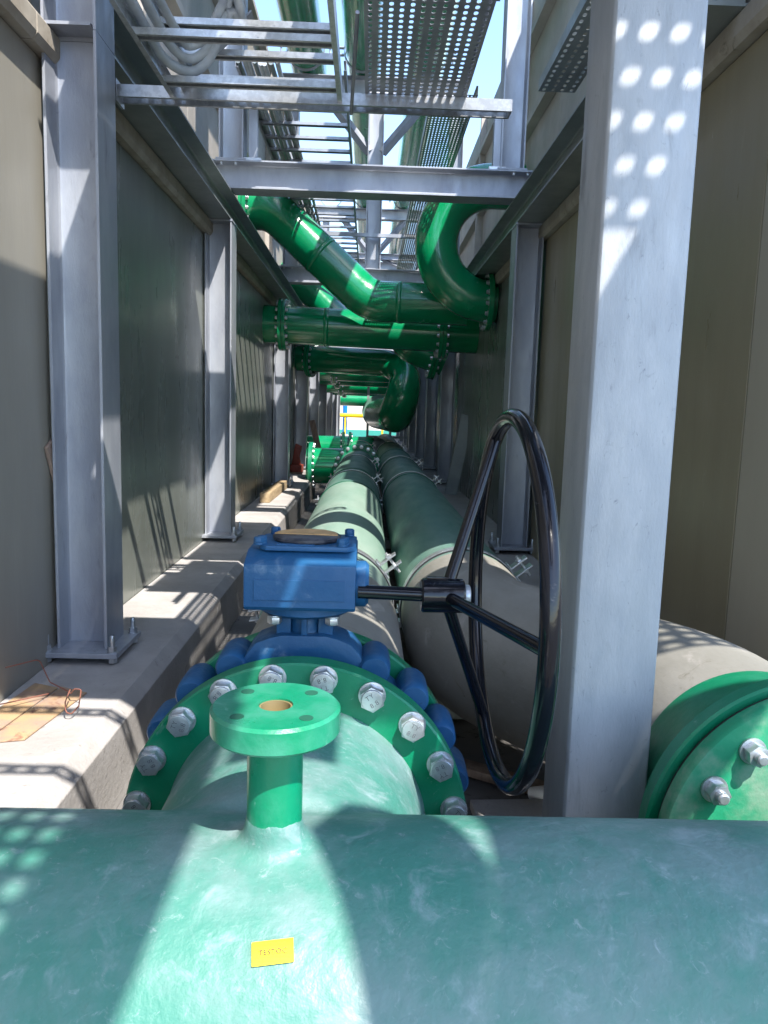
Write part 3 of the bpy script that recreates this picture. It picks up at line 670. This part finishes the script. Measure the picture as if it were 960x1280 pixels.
# nozzle
nz = MB(); nz.lathe([(.036, .27), (.036, .40), (.030, .40), (.030, .27), (.036, .27)], (.011, -.004, 0), (0, 0, 1), 48); nz.build('nozzle_neck', 'grpneck', tee, 40)
nf = MB(); nf.lathe([(.022, .402), (.079, .402), (.083, .406), (.083, .433), (.079, .437), (.022, .437), (.022, .402)], (.011, -.004, 0), (0, 0, 1), 72)
nfo = nf.build('nozzle_flange', 'grpneck', tee, 40)
MB().lathe([(.0215, .38), (.0215, .4345), (.019, .4345), (.019, .38), (.0215, .38)], (.011, -.004, 0), (0, 0, 1), 32).build('bore_sleeve', 'brass', nfo, 40)
MB().cyl((.011, -.004, .410), (.011, -.004, .420), .0188, seg=24).build('bore_plug', 'brass', nfo, 0)
for k in range(4):
    a = R(45+90*k); x_, y_ = .011+.060*math.cos(a), -.004+.060*math.sin(a)
    MB().cyl((x_, y_, .4371), (x_, y_, .4376), .0088, seg=20).build('bolt_hole_disc', 'weld', nfo, 0)  # flat dark disc, the shade inside the hole put into its colour
# sticker
ang0 = math.atan2(-.612+.815, .798-.95)   # on the near upper side of the pipe
stk = MB(); rs_ = .2556; vs = []; n_ = 6; th_ = R(7)
for i in range(n_+1):
    for u0 in (-.0235, .0235):
        v0 = .0125*(1-2*i/n_); u1 = u0*math.cos(th_)-v0*math.sin(th_); v1 = u0*math.sin(th_)+v0*math.cos(th_); a = ang0-v1/rs_
        vs.append((u1+.028, rs_*math.cos(a), rs_*math.sin(a)))
stk.add(vs, [(2*i, 2*i+1, 2*i+3, 2*i+2) for i in range(n_)]); so_ = stk.build('sticker', 'yellow', tee, 0); so_['label'] = 'small yellow sticker lettered TESTOC'
tx = text_mesh('sticker_lettering', 'TESTOC', .0078, .0001, 'ink', .00018); tx.parent = so_
nrm = Vector((0, math.cos(ang0), math.sin(ang0))); up_ = Vector((0, math.sin(ang0), -math.cos(ang0)))
xr = (Vector((1, 0, 0))*math.cos(th_)+up_*math.sin(th_)).normalized(); ur = nrm.cross(xr)
tx.matrix_local = Matrix(((xr.x, ur.x, nrm.x, .028), (xr.y, ur.y, nrm.y, (rs_+.0009)*math.cos(ang0)), (xr.z, ur.z, nrm.z, (rs_+.0009)*math.sin(ang0)), (0, 0, 0, 1)))

# ------------------------------------------------------------------ butterfly valve
vv = thing('butterfly_valve', 'blue lugged valve with square gearbox and large black handwheel', 'valve', (-.12, 1.565, -.815))
MB().lathe([(.245, -.062), (.285, -.062), (.305, -.04), (.305, .04), (.285, .062), (.245, .062), (.245, -.062)], (0, 0, 0), (0, 1, 0), 96).build('valve_body', 'blue', vv, 40)
lug = MB(); lug.lathe([(0, -.060), (.028, -.060), (.032, -.055), (.0335, -.03), (.034, 0), (.0335, .045), (.030, .060), (0, .060)], (0, 0, 0), (0, 1, 0), 24); l0 = lug.build('lug', 'blue', vv, 50)
for k in range(20):
    a = R(9+18*k)
    if 4 <= k <= 5: continue
    c = l0 if k == 0 else inst(l0, vv); c.location = (.321*math.cos(a), 0, .321*math.sin(a))
fl = MB(); fl.lathe([(.25, .064), (.331, .064), (.335, .068), (.335, .105), (.331, .109), (.25, .109), (.25, .064)], (0, 0, 0), (0, 1, 0), 120); rf = fl.build('rear_flange', 'flange', vv, 40)
# saddle, ribbed neck, head flange
sd = MB(); pts = []
for k in range(13):
    a = R(62+56*k/12); pts.append((.30*math.cos(a), .30*math.sin(a)))
top = [(-.115, .318), (-.098, .338), (-.070, .350), (-.045, .356), (.045, .356), (.070, .350), (.098, .338), (.115, .318)]
sd.prism([(p[0], p[1]) for p in pts]+top, 'y', -.05, .05); sd.build('saddle', 'blue', vv, 40, bevel=.006)
nk = MB(); nk.cyl((0, 0, .34), (0, 0, .402), .032, seg=24); nk.box(-.058, -.028, -.03, .03, .35, .402); nk.box(.028, .058, -.03, .03, .35, .402)
nk.box(-.006, .006, -.045, .045, .35, .402); nk.build('neck', 'blue', vv, 40, bevel=.003)
hf = MB(); hf.lathe([(0, .402), (.092, .402), (.100, .408), (.100, .4235), (0, .4235)], (0, 0, 0), (0, 0, 1), 48); hf.build('head_flange', 'blue', vv, 40)
sn = None
for k in range(4):
    a = R(45+90*k)
    if sn is None: sn = hexbolt('head_bolt', .026, .014, .015); o = sn
    else: o = inst(sn, vv)
    o.parent = vv; o.location = (.082*math.cos(a), .082*math.sin(a), .4015); o.rotation_euler = (R(180), 0, R(15))
# gearbox  (local z: .447 .. .545)
gb = MB(); gx0, gx1, gy0, gy1 = -.112, .104, -.118, .085; z0, z1 = .424, .523
gb.prism([(gy0, z0+.008), (gy0+.006, z0), (gy1, z0), (gy1, z1+.012), (gy0+.055, z1+.012), (gy0+.016, z1-.002), (gy0, z1-.008)], 'x', gx0, gx1)
gbo = gb.build('gearbox', 'blue', vv, 30, bevel=.004)
gl = MB(); gl.prism([(-.088, -.066), (-.075, -.078), (.085, -.078), (.102, -.06), (.102, .06), (.085, .084), (-.08, .084), (-.095, .066)], 'z', z1+.012, z1+.022); gl.build('gearbox_lid', 'blue', gbo, 30, bevel=.0025)
gh = MB(); gh.lathe([(0, 0), (.043, 0), (.0455, .003), (.0455, .020), (.038, .027), (0, .027)], (gx1-.002, -.070, .472), (1, 0, 0), 40); gh.build('bearing_housing', 'blue', gbo, 40)
tb_ = None
for (x, y) in ((-.086, -.052), (-.09, -.066), (-.072, .066), (.078, -.052), (.074, -.066), (.086, .062)):
    if tb_ is None: tb_ = hexbolt('lid_bolt', .018, .011, .0105, mat_='blue'); o = tb_
    else: o = inst(tb_, gbo)
    o.parent = gbo; o.location = (x, y, z1+.0222)
cp = MB(); cp.lathe([(0, z1+.022), (.066, z1+.022), (.070, z1+.026), (.070, z1+.031), (.064, z1+.0345), (0, z1+.0345)], (.0, .004, 0), (0, 0, 1), 56); cpo = cp.build('indicator_cap', 'cap', gbo, 40)
ip = MB(); ip.prism([(-.066, -.006), (.064, -.016), (.060, .012), (.035, .05), (0, .058), (-.04, .044), (-.06, .02)], 'z', z1+.0347, z1+.0365); ip.build('indicator_plate', 'tan', cpo, 0)
pn = MB(); pn.box(-.055, .02, -.0695-.0, -.055, z1+.0222, z1+.0242); pn.build('name_plate', 'blue', gbo, 0)
fp = MB(); fp.box(gx0+.02, gx1-.02, gy0-.0025, gy0+.001, z0+.022, z0+.062); fp.build('face_pad', 'blue', gbo, 0, bevel=.001)
# handwheel, shaft along +x
sy, sz = -.105+.0, .470      # local y,z of the shaft
shf = MB(); shf.cyl((gx1+.035, sy+.09, sz+.015), (.236, sy+.005, sz+.004), .0125, seg=24); 
hw = MB(); hwc = Vector((.392, 1.45-1.565, -.352+.815))
ax = Vector((1, .02, 0)).normalized(); q = frame_of(ax)
shf = MB(); shf.cyl((gx1+.005, -.109, .465), (.32, -.118, .462), .0135, seg=24); sho = shf.build('shaft', 'black', vv, 60)
hub = MB(); hub.lathe([(0, -.045), (.030, -.045), (.033, -.042), (.033, .035), (.030, .038), (0, .038)], (.275, -.117, .463), ax, 36); hubo = hub.build('handwheel', 'black', vv, 40)
Rw = .346
ring = [hwc+q @ Vector((Rw*math.cos(2*math.pi*k/96), Rw*math.sin(2*math.pi*k/96), 0)) for k in range(96)]
MB().tube(ring, .0165, 20, closed=True).build('rim', 'black', hubo, 60)
cl_ = MB(); cl_.lathe([(.0136, .0381), (.021, .0381), (.022, .040), (.022, .048), (.019, .050), (0, .050)], (.275, -.117, .463), ax, 28); cl_.build('hub_nut', 'zinc', hubo, 30)
ky = MB(); ky.box(-.02, .02, -.004, .004, .030, .0365); ko = ky.build('hub_key', 'black', hubo, 30, bevel=.001); ko.location = (.26, -.117, .463)
hc = Vector((.285, -.117, .463)); sp0 = None
perp1 = ax.cross(Vector((0, 0, 1))).normalized()   # roughly -y/+y
toward = Vector((0, -1, 0)); toward = (toward-ax*toward.dot(ax)).normalized()
upv = Vector((0, 0, 1))
for a in (0, 118, 242):
    d = toward*math.cos(R(a))+upv*math.sin(R(a)); e = hwc+d*(Rw-.004); s0 = hc+d*.026
    MB().tube([s0, s0.lerp(e, .5), e], [.0125, .0120, .0125], 16).build('spoke', 'black', hubo, 60)

# ------------------------------------------------------------------ loose things
def loose(name, label, cat, mb, m, loc, rot=(0, 0, 0), bevel=.003, part=None):
    o = mb.build(name, m, None, 30, bevel=bevel); o.location = loc; o.rotation_euler = rot; return tag(o, label, cat)
loose('timber_block', 'pale sawn timber block lying on the left plinth by the third column', 'timber', MB().box(-.05, .05, -.75, .75, 0, .10), 'wood', (-1.05, 8.75, -.998), (0, 0, R(-1)))
loose('timber_batten', 'short old timber batten leaning behind the nearest left column', 'timber', MB().box(-.007, .007, -.032, .032, -.88, 0), 'oldwood', (-1.1905, 2.90, -.16), (R(27), 0, 0))
for i, (pts, lab, dz) in enumerate(((((-1.19, 2.20), (-1.10, 2.16), (-1.06, 2.60), (-1.155, 2.64)), 'rusty brown plate lying on the left plinth nearest the tank wall', .0),
                                ((( -1.095, 2.15), (-.99, 2.18), (-.945, 2.56), (-1.05, 2.61)), 'rusty plate with orange stain on the left plinth nearest the plinth edge', .0))):
    m_ = MB(); m_.prism([(x+1.05, y-2.4) for x, y in pts], 'z', 0, .005); loose('rusty_plate', lab, 'metal plate', m_, 'rust', (-1.05, 2.4, -.9985), bevel=.001)
wr = thing('wire', 'thin rusty wire curling over the rusty plates', 'wire', (-1.0, 2.4, -.99))
wp = [(-.19, .1, .10), (-.13, .22, .09), (-.07, .16, .03), (-.0, .13, .012), (.04, .06, .03), (.055, .05, .05), (.08, .045, .05), (.095, -.02, .02), (.085, -.10, .006), (.06, -.04, .04), (.045, .04, .05)]
MB().tube(bend(wp, .012, 3), .0022, 6).build('strand', 'rustwire', wr, 60)
MB().tube(bend([(-.25, -.05, .012), (-.15, -.01, .018), (-.05, .10, .012)], .02, 3), .0022, 6).build('strand', 'rustwire', wr, 60)
rb = thing('red_bracket', 'small red oxide bracket on the left plinth beside the fourth column', 'bracket', (-1.13, 12.1, -.999))
MB().box(-.10, .12, -.12, .12, 0, .11).build('base', 'red', rb, 30, bevel=.01); MB().prism([(-.06, .11), (.09, .11), (.06, .24), (.10, .40), (-.0, .44), (-.03, .28)], 'y', -.05, .05).build('arm', 'red', rb, 30, bevel=.008)
loose('timber_stick', 'brown stick leaning against far left columns', 'timber', MB().box(-.05, .05, -.03, .03, 0, 1.1), 'oldwood', (-.72, 13.5, -1.28), (0, R(-14), 0))
ls = thing('leaning_strut', 'dark slotted strut leaning against the right tank wall behind the handwheel', 'strut', (1.02, 9.3, -1.0))
m_ = MB(); m_.box(-.07, .07, -.002, .002, 0, .98); m_.box(-.074, -.070, -.04, .002, 0, .98); m_.box(.070, .074, -.04, .002, 0, .98); o = m_.build('channel', 'galvdull', ls, 0); o.rotation_euler = (0, R(10), 0)
loose('plank', 'grey plank on the dim floor behind the front tee', 'timber', MB().box(-.13, .13, -.09, .09, 0, .03), 'concrete', (.50, 2.28, -1.285), (0, 0, R(3)))
loose('plank', 'slanted brown batten on the dim floor under the handwheel', 'timber', MB().box(-.30, .30, -.035, .035, 0, .03), 'oldwood', (.42, 2.6, -1.285), (0, 0, R(-32)))
loose('white_cup', 'crushed white cup on the floor below the handwheel', 'cup', MB().lathe([(.020, 0), (.028, .07), (.026, .07), (.018, .003), (.0, .003)], (0, 0, 0), (0, 0, 1), 20), 'white', (.575, 2.42, -1.26), (R(75), 0, R(60)), bevel=0)

# far end of the corridor
fe = thing('far_building', 'sunlit beige building wall at the far end of the corridor', 'building', (0, 37, ZG))
MB().box(-6, 6, 0, .3, 0, 1.75).build('rendered_wall', 'beige', fe, 0); MB().box(-6, 6, .0, .3, 1.751, 7).build('upper_band', 'grayrender', fe, 0)
MB().box(-6, 6, -.06, -.001, 0, .32).build('teal_skirting', 'teal', fe, 0)
bp_ = thing('blue_post', 'bright blue pipe standing at the far end of the corridor', 'pipe', (-1.02, 33.5, ZG)); MB().cyl((0, 0, 0), (0, 0, 2.6), .10, seg=24).build('tube', 'bluepost', bp_, 60)
MB().cyl((0, 0, 0), (0, 0, .03), .18, seg=24).build('foot', 'bluepost', bp_, 40)
yp = thing('yellow_pipe', 'yellow horizontal pipe at the far end of the corridor', 'pipe', (0, 33.2, -.27)); MB().cyl((-1.25, 0, 0), (.9, 0, 0), .085, seg=24).build('tube', 'yellowpipe', yp, 60)
for x in (-1.0, .6): MB().cyl((x, 0, -.085), (x, 0, -1.03), .04, seg=16).build('leg', 'yellowpipe', yp, 60)
wf = thing('work_frame', 'dark steel frame standing across the corridor beyond the floor pipes', 'steel frame', (0, 19.3, ZG))
for x in (-.02, .55, 1.0): MB().box(x-.03, x+.03, -.03, .03, 0, 2.2).build('leg', 'galvdull', wf, 0)
for z in (.6, .95, 1.35, 2.15): MB().box(-.02, 1.1, -.031, .031, z, z+.06).build('crossbar', 'galvdull', wf, 0)
if bolt_src.parent is None: bpy.data.objects.remove(bolt_src)
#OCC#
# ------------------------------------------------------------------ unseen plates added above and behind the viewer, cut to shape the sun patches
ZD = 1.9
dk_ = thing('shade_platform', 'unseen steel plates added above and behind the viewpoint to shape the sun patches', 'platform', (0, 0, ZD))
def plate(pts): MB().prism(pts, 'z', 0, .006).build('shade_plate', 'galvdull', dk_, 0)
def rect(x0, x1, y0, y1): plate([(x0, y0), (x1, y0), (x1, y1), (x0, y1)])
rect(.40, .685, -.55, .02)
rect(.53, .695, -2.6, -.553)
rect(-.3, .29, -2.6, -.30)
rect(.70, .88, -.44, .0)
plate([(.883, -.24), (1.56, -.24), (1.56, .021), (.883, .021)])
rect(.50, .785, .023, .50); plate([(.788, .10), (1.00, .10), (1.00, .50), (.788, .50)]); rect(.86, 1.00, .023, .097)
plate([(1.003, .023), (1.56, .023), (1.56, .53), (1.085, .53), (1.06, .42), (1.003, .52)])
rect(.46, .855, .53, 1.58)
rect(1.09, 1.56, .533, 1.22)
plate([(.845, -.66), (.90, -.56), (1.0, -.525), (1.035, -.60), (1.085, -.73), (1.085, -2.6), (1.55, -2.6), (1.6, -2.6), (1.25, -2.6), (.965, -.95)][:5]+[(1.09, -2.6), (1.35, -2.6)][:1]+[(1.42, -2.6), (.97, -.96)][1:])
rect(1.088, 1.56, -2.6, -.243)
rect(-.66, -.05, .58, 1.55); rect(-.66, -.26, 1.553, 2.25); rect(-.66, -.31, 2.253, 2.56); rect(-.86, -.663, 2.30, 2.56); rect(-1.12, -.31, 2.563, 3.5); rect(-.047, .457, .60, 1.35); rect(-.047, .33, 1.353, 1.62); rect(-.10, .397, 2.13, 2.60); rect(-.04, .397, 2.625, 2.98); rect(-.10, .30, 3.01, 3.6)
rect(.40, 1.10, 2.18, 2.58); rect(1.10, 1.62, 1.65, 3.2); rect(.36, .86, 1.62, 1.72)
plate([(1.563, -.45), (1.595, -.45), (1.66, -.24), (2.1, -.24), (2.1, -.06), (1.563, -.03)])
def dtray(label, x0, x1, y0, y1, nx, pitch, sx, sy, z=ZD):  # unseen trays, holes sized to the sun spots they throw
    t = thing('perforated_cable_tray', label, 'cable tray', (0, 0, z)); ny = int((y1-y0)/pitch)
    hole_plate(x0, x1, y0, y1, .007, nx, ny, sx, sy).build('tray_base', 'galvdull', t, 0)
dtray('unseen coarse perforated tray on the added plates, dotting the square post with sun', .857, 1.10, .53, 1.38, 4, .052, .036, .022)
dtray('unseen fine perforated tray on the added plates behind the viewpoint, for sun spots', .29, .53, -2.5, -.553, 6, .050, .022, .028)
dtray('unseen perforated tray at the right edge of the added plates, for sun spots', 1.62, 2.05, .22, 1.2, 7, .052, .036, .024)
for y in (.52, .12):
    t = thing('slotted_strut', 'unseen slotted strut under the added plates '+('nearer the columns' if y > .3 else 'behind the viewpoint'), 'strut', (0, y, ZD-.05))
    hole_plate(-.35, .45, -.03, .03, 0, 14, 1, .032, .016, .003).build('profile', 'zinc', t, 0)
# joists carrying the added plates
for x in (.60, 1.32, -.40):
    c = MB(); c.prism([(u+x, v-.052) for u, v in ibeam(.10, .06)], 'y', -2.6, 2.2 if x < 1 else 3.5); c.build('joist', 'galv', dk_, 30)

up_pl = thing('upper_shade_plate', 'unseen steel plate added above the picture edge to shade the left plinth', 'platform', (.35, 3.85, 2.25))  # added out of view, keeps sun off the plinth by the second column
MB().box(-.32, .30, -.65, .62, 0, .006).build('shade_plate', 'galvdull', up_pl, 0)
for x in (-.32, .26): MB().box(x, x+.04, -.65, .62, -.041, -.001).build('bearer', 'galv', up_pl, 0)
# unseen solid cover added above the nearest ladder to shade the second left column
ct = thing('shade_tray', 'unseen covered tray added above the picture edge to shade the second left column', 'cable tray', (-.65, 3.9, 2.2))
MB().box(-.30, .45, -.6, .55, 0, .004).build('shade_cover', 'galvdull', ct, 0)
for x in (-.302, .4505): MB().box(x, x+.0015, -.6, .55, -.06, .004).build('side_flange', 'galvdull', ct, 0)
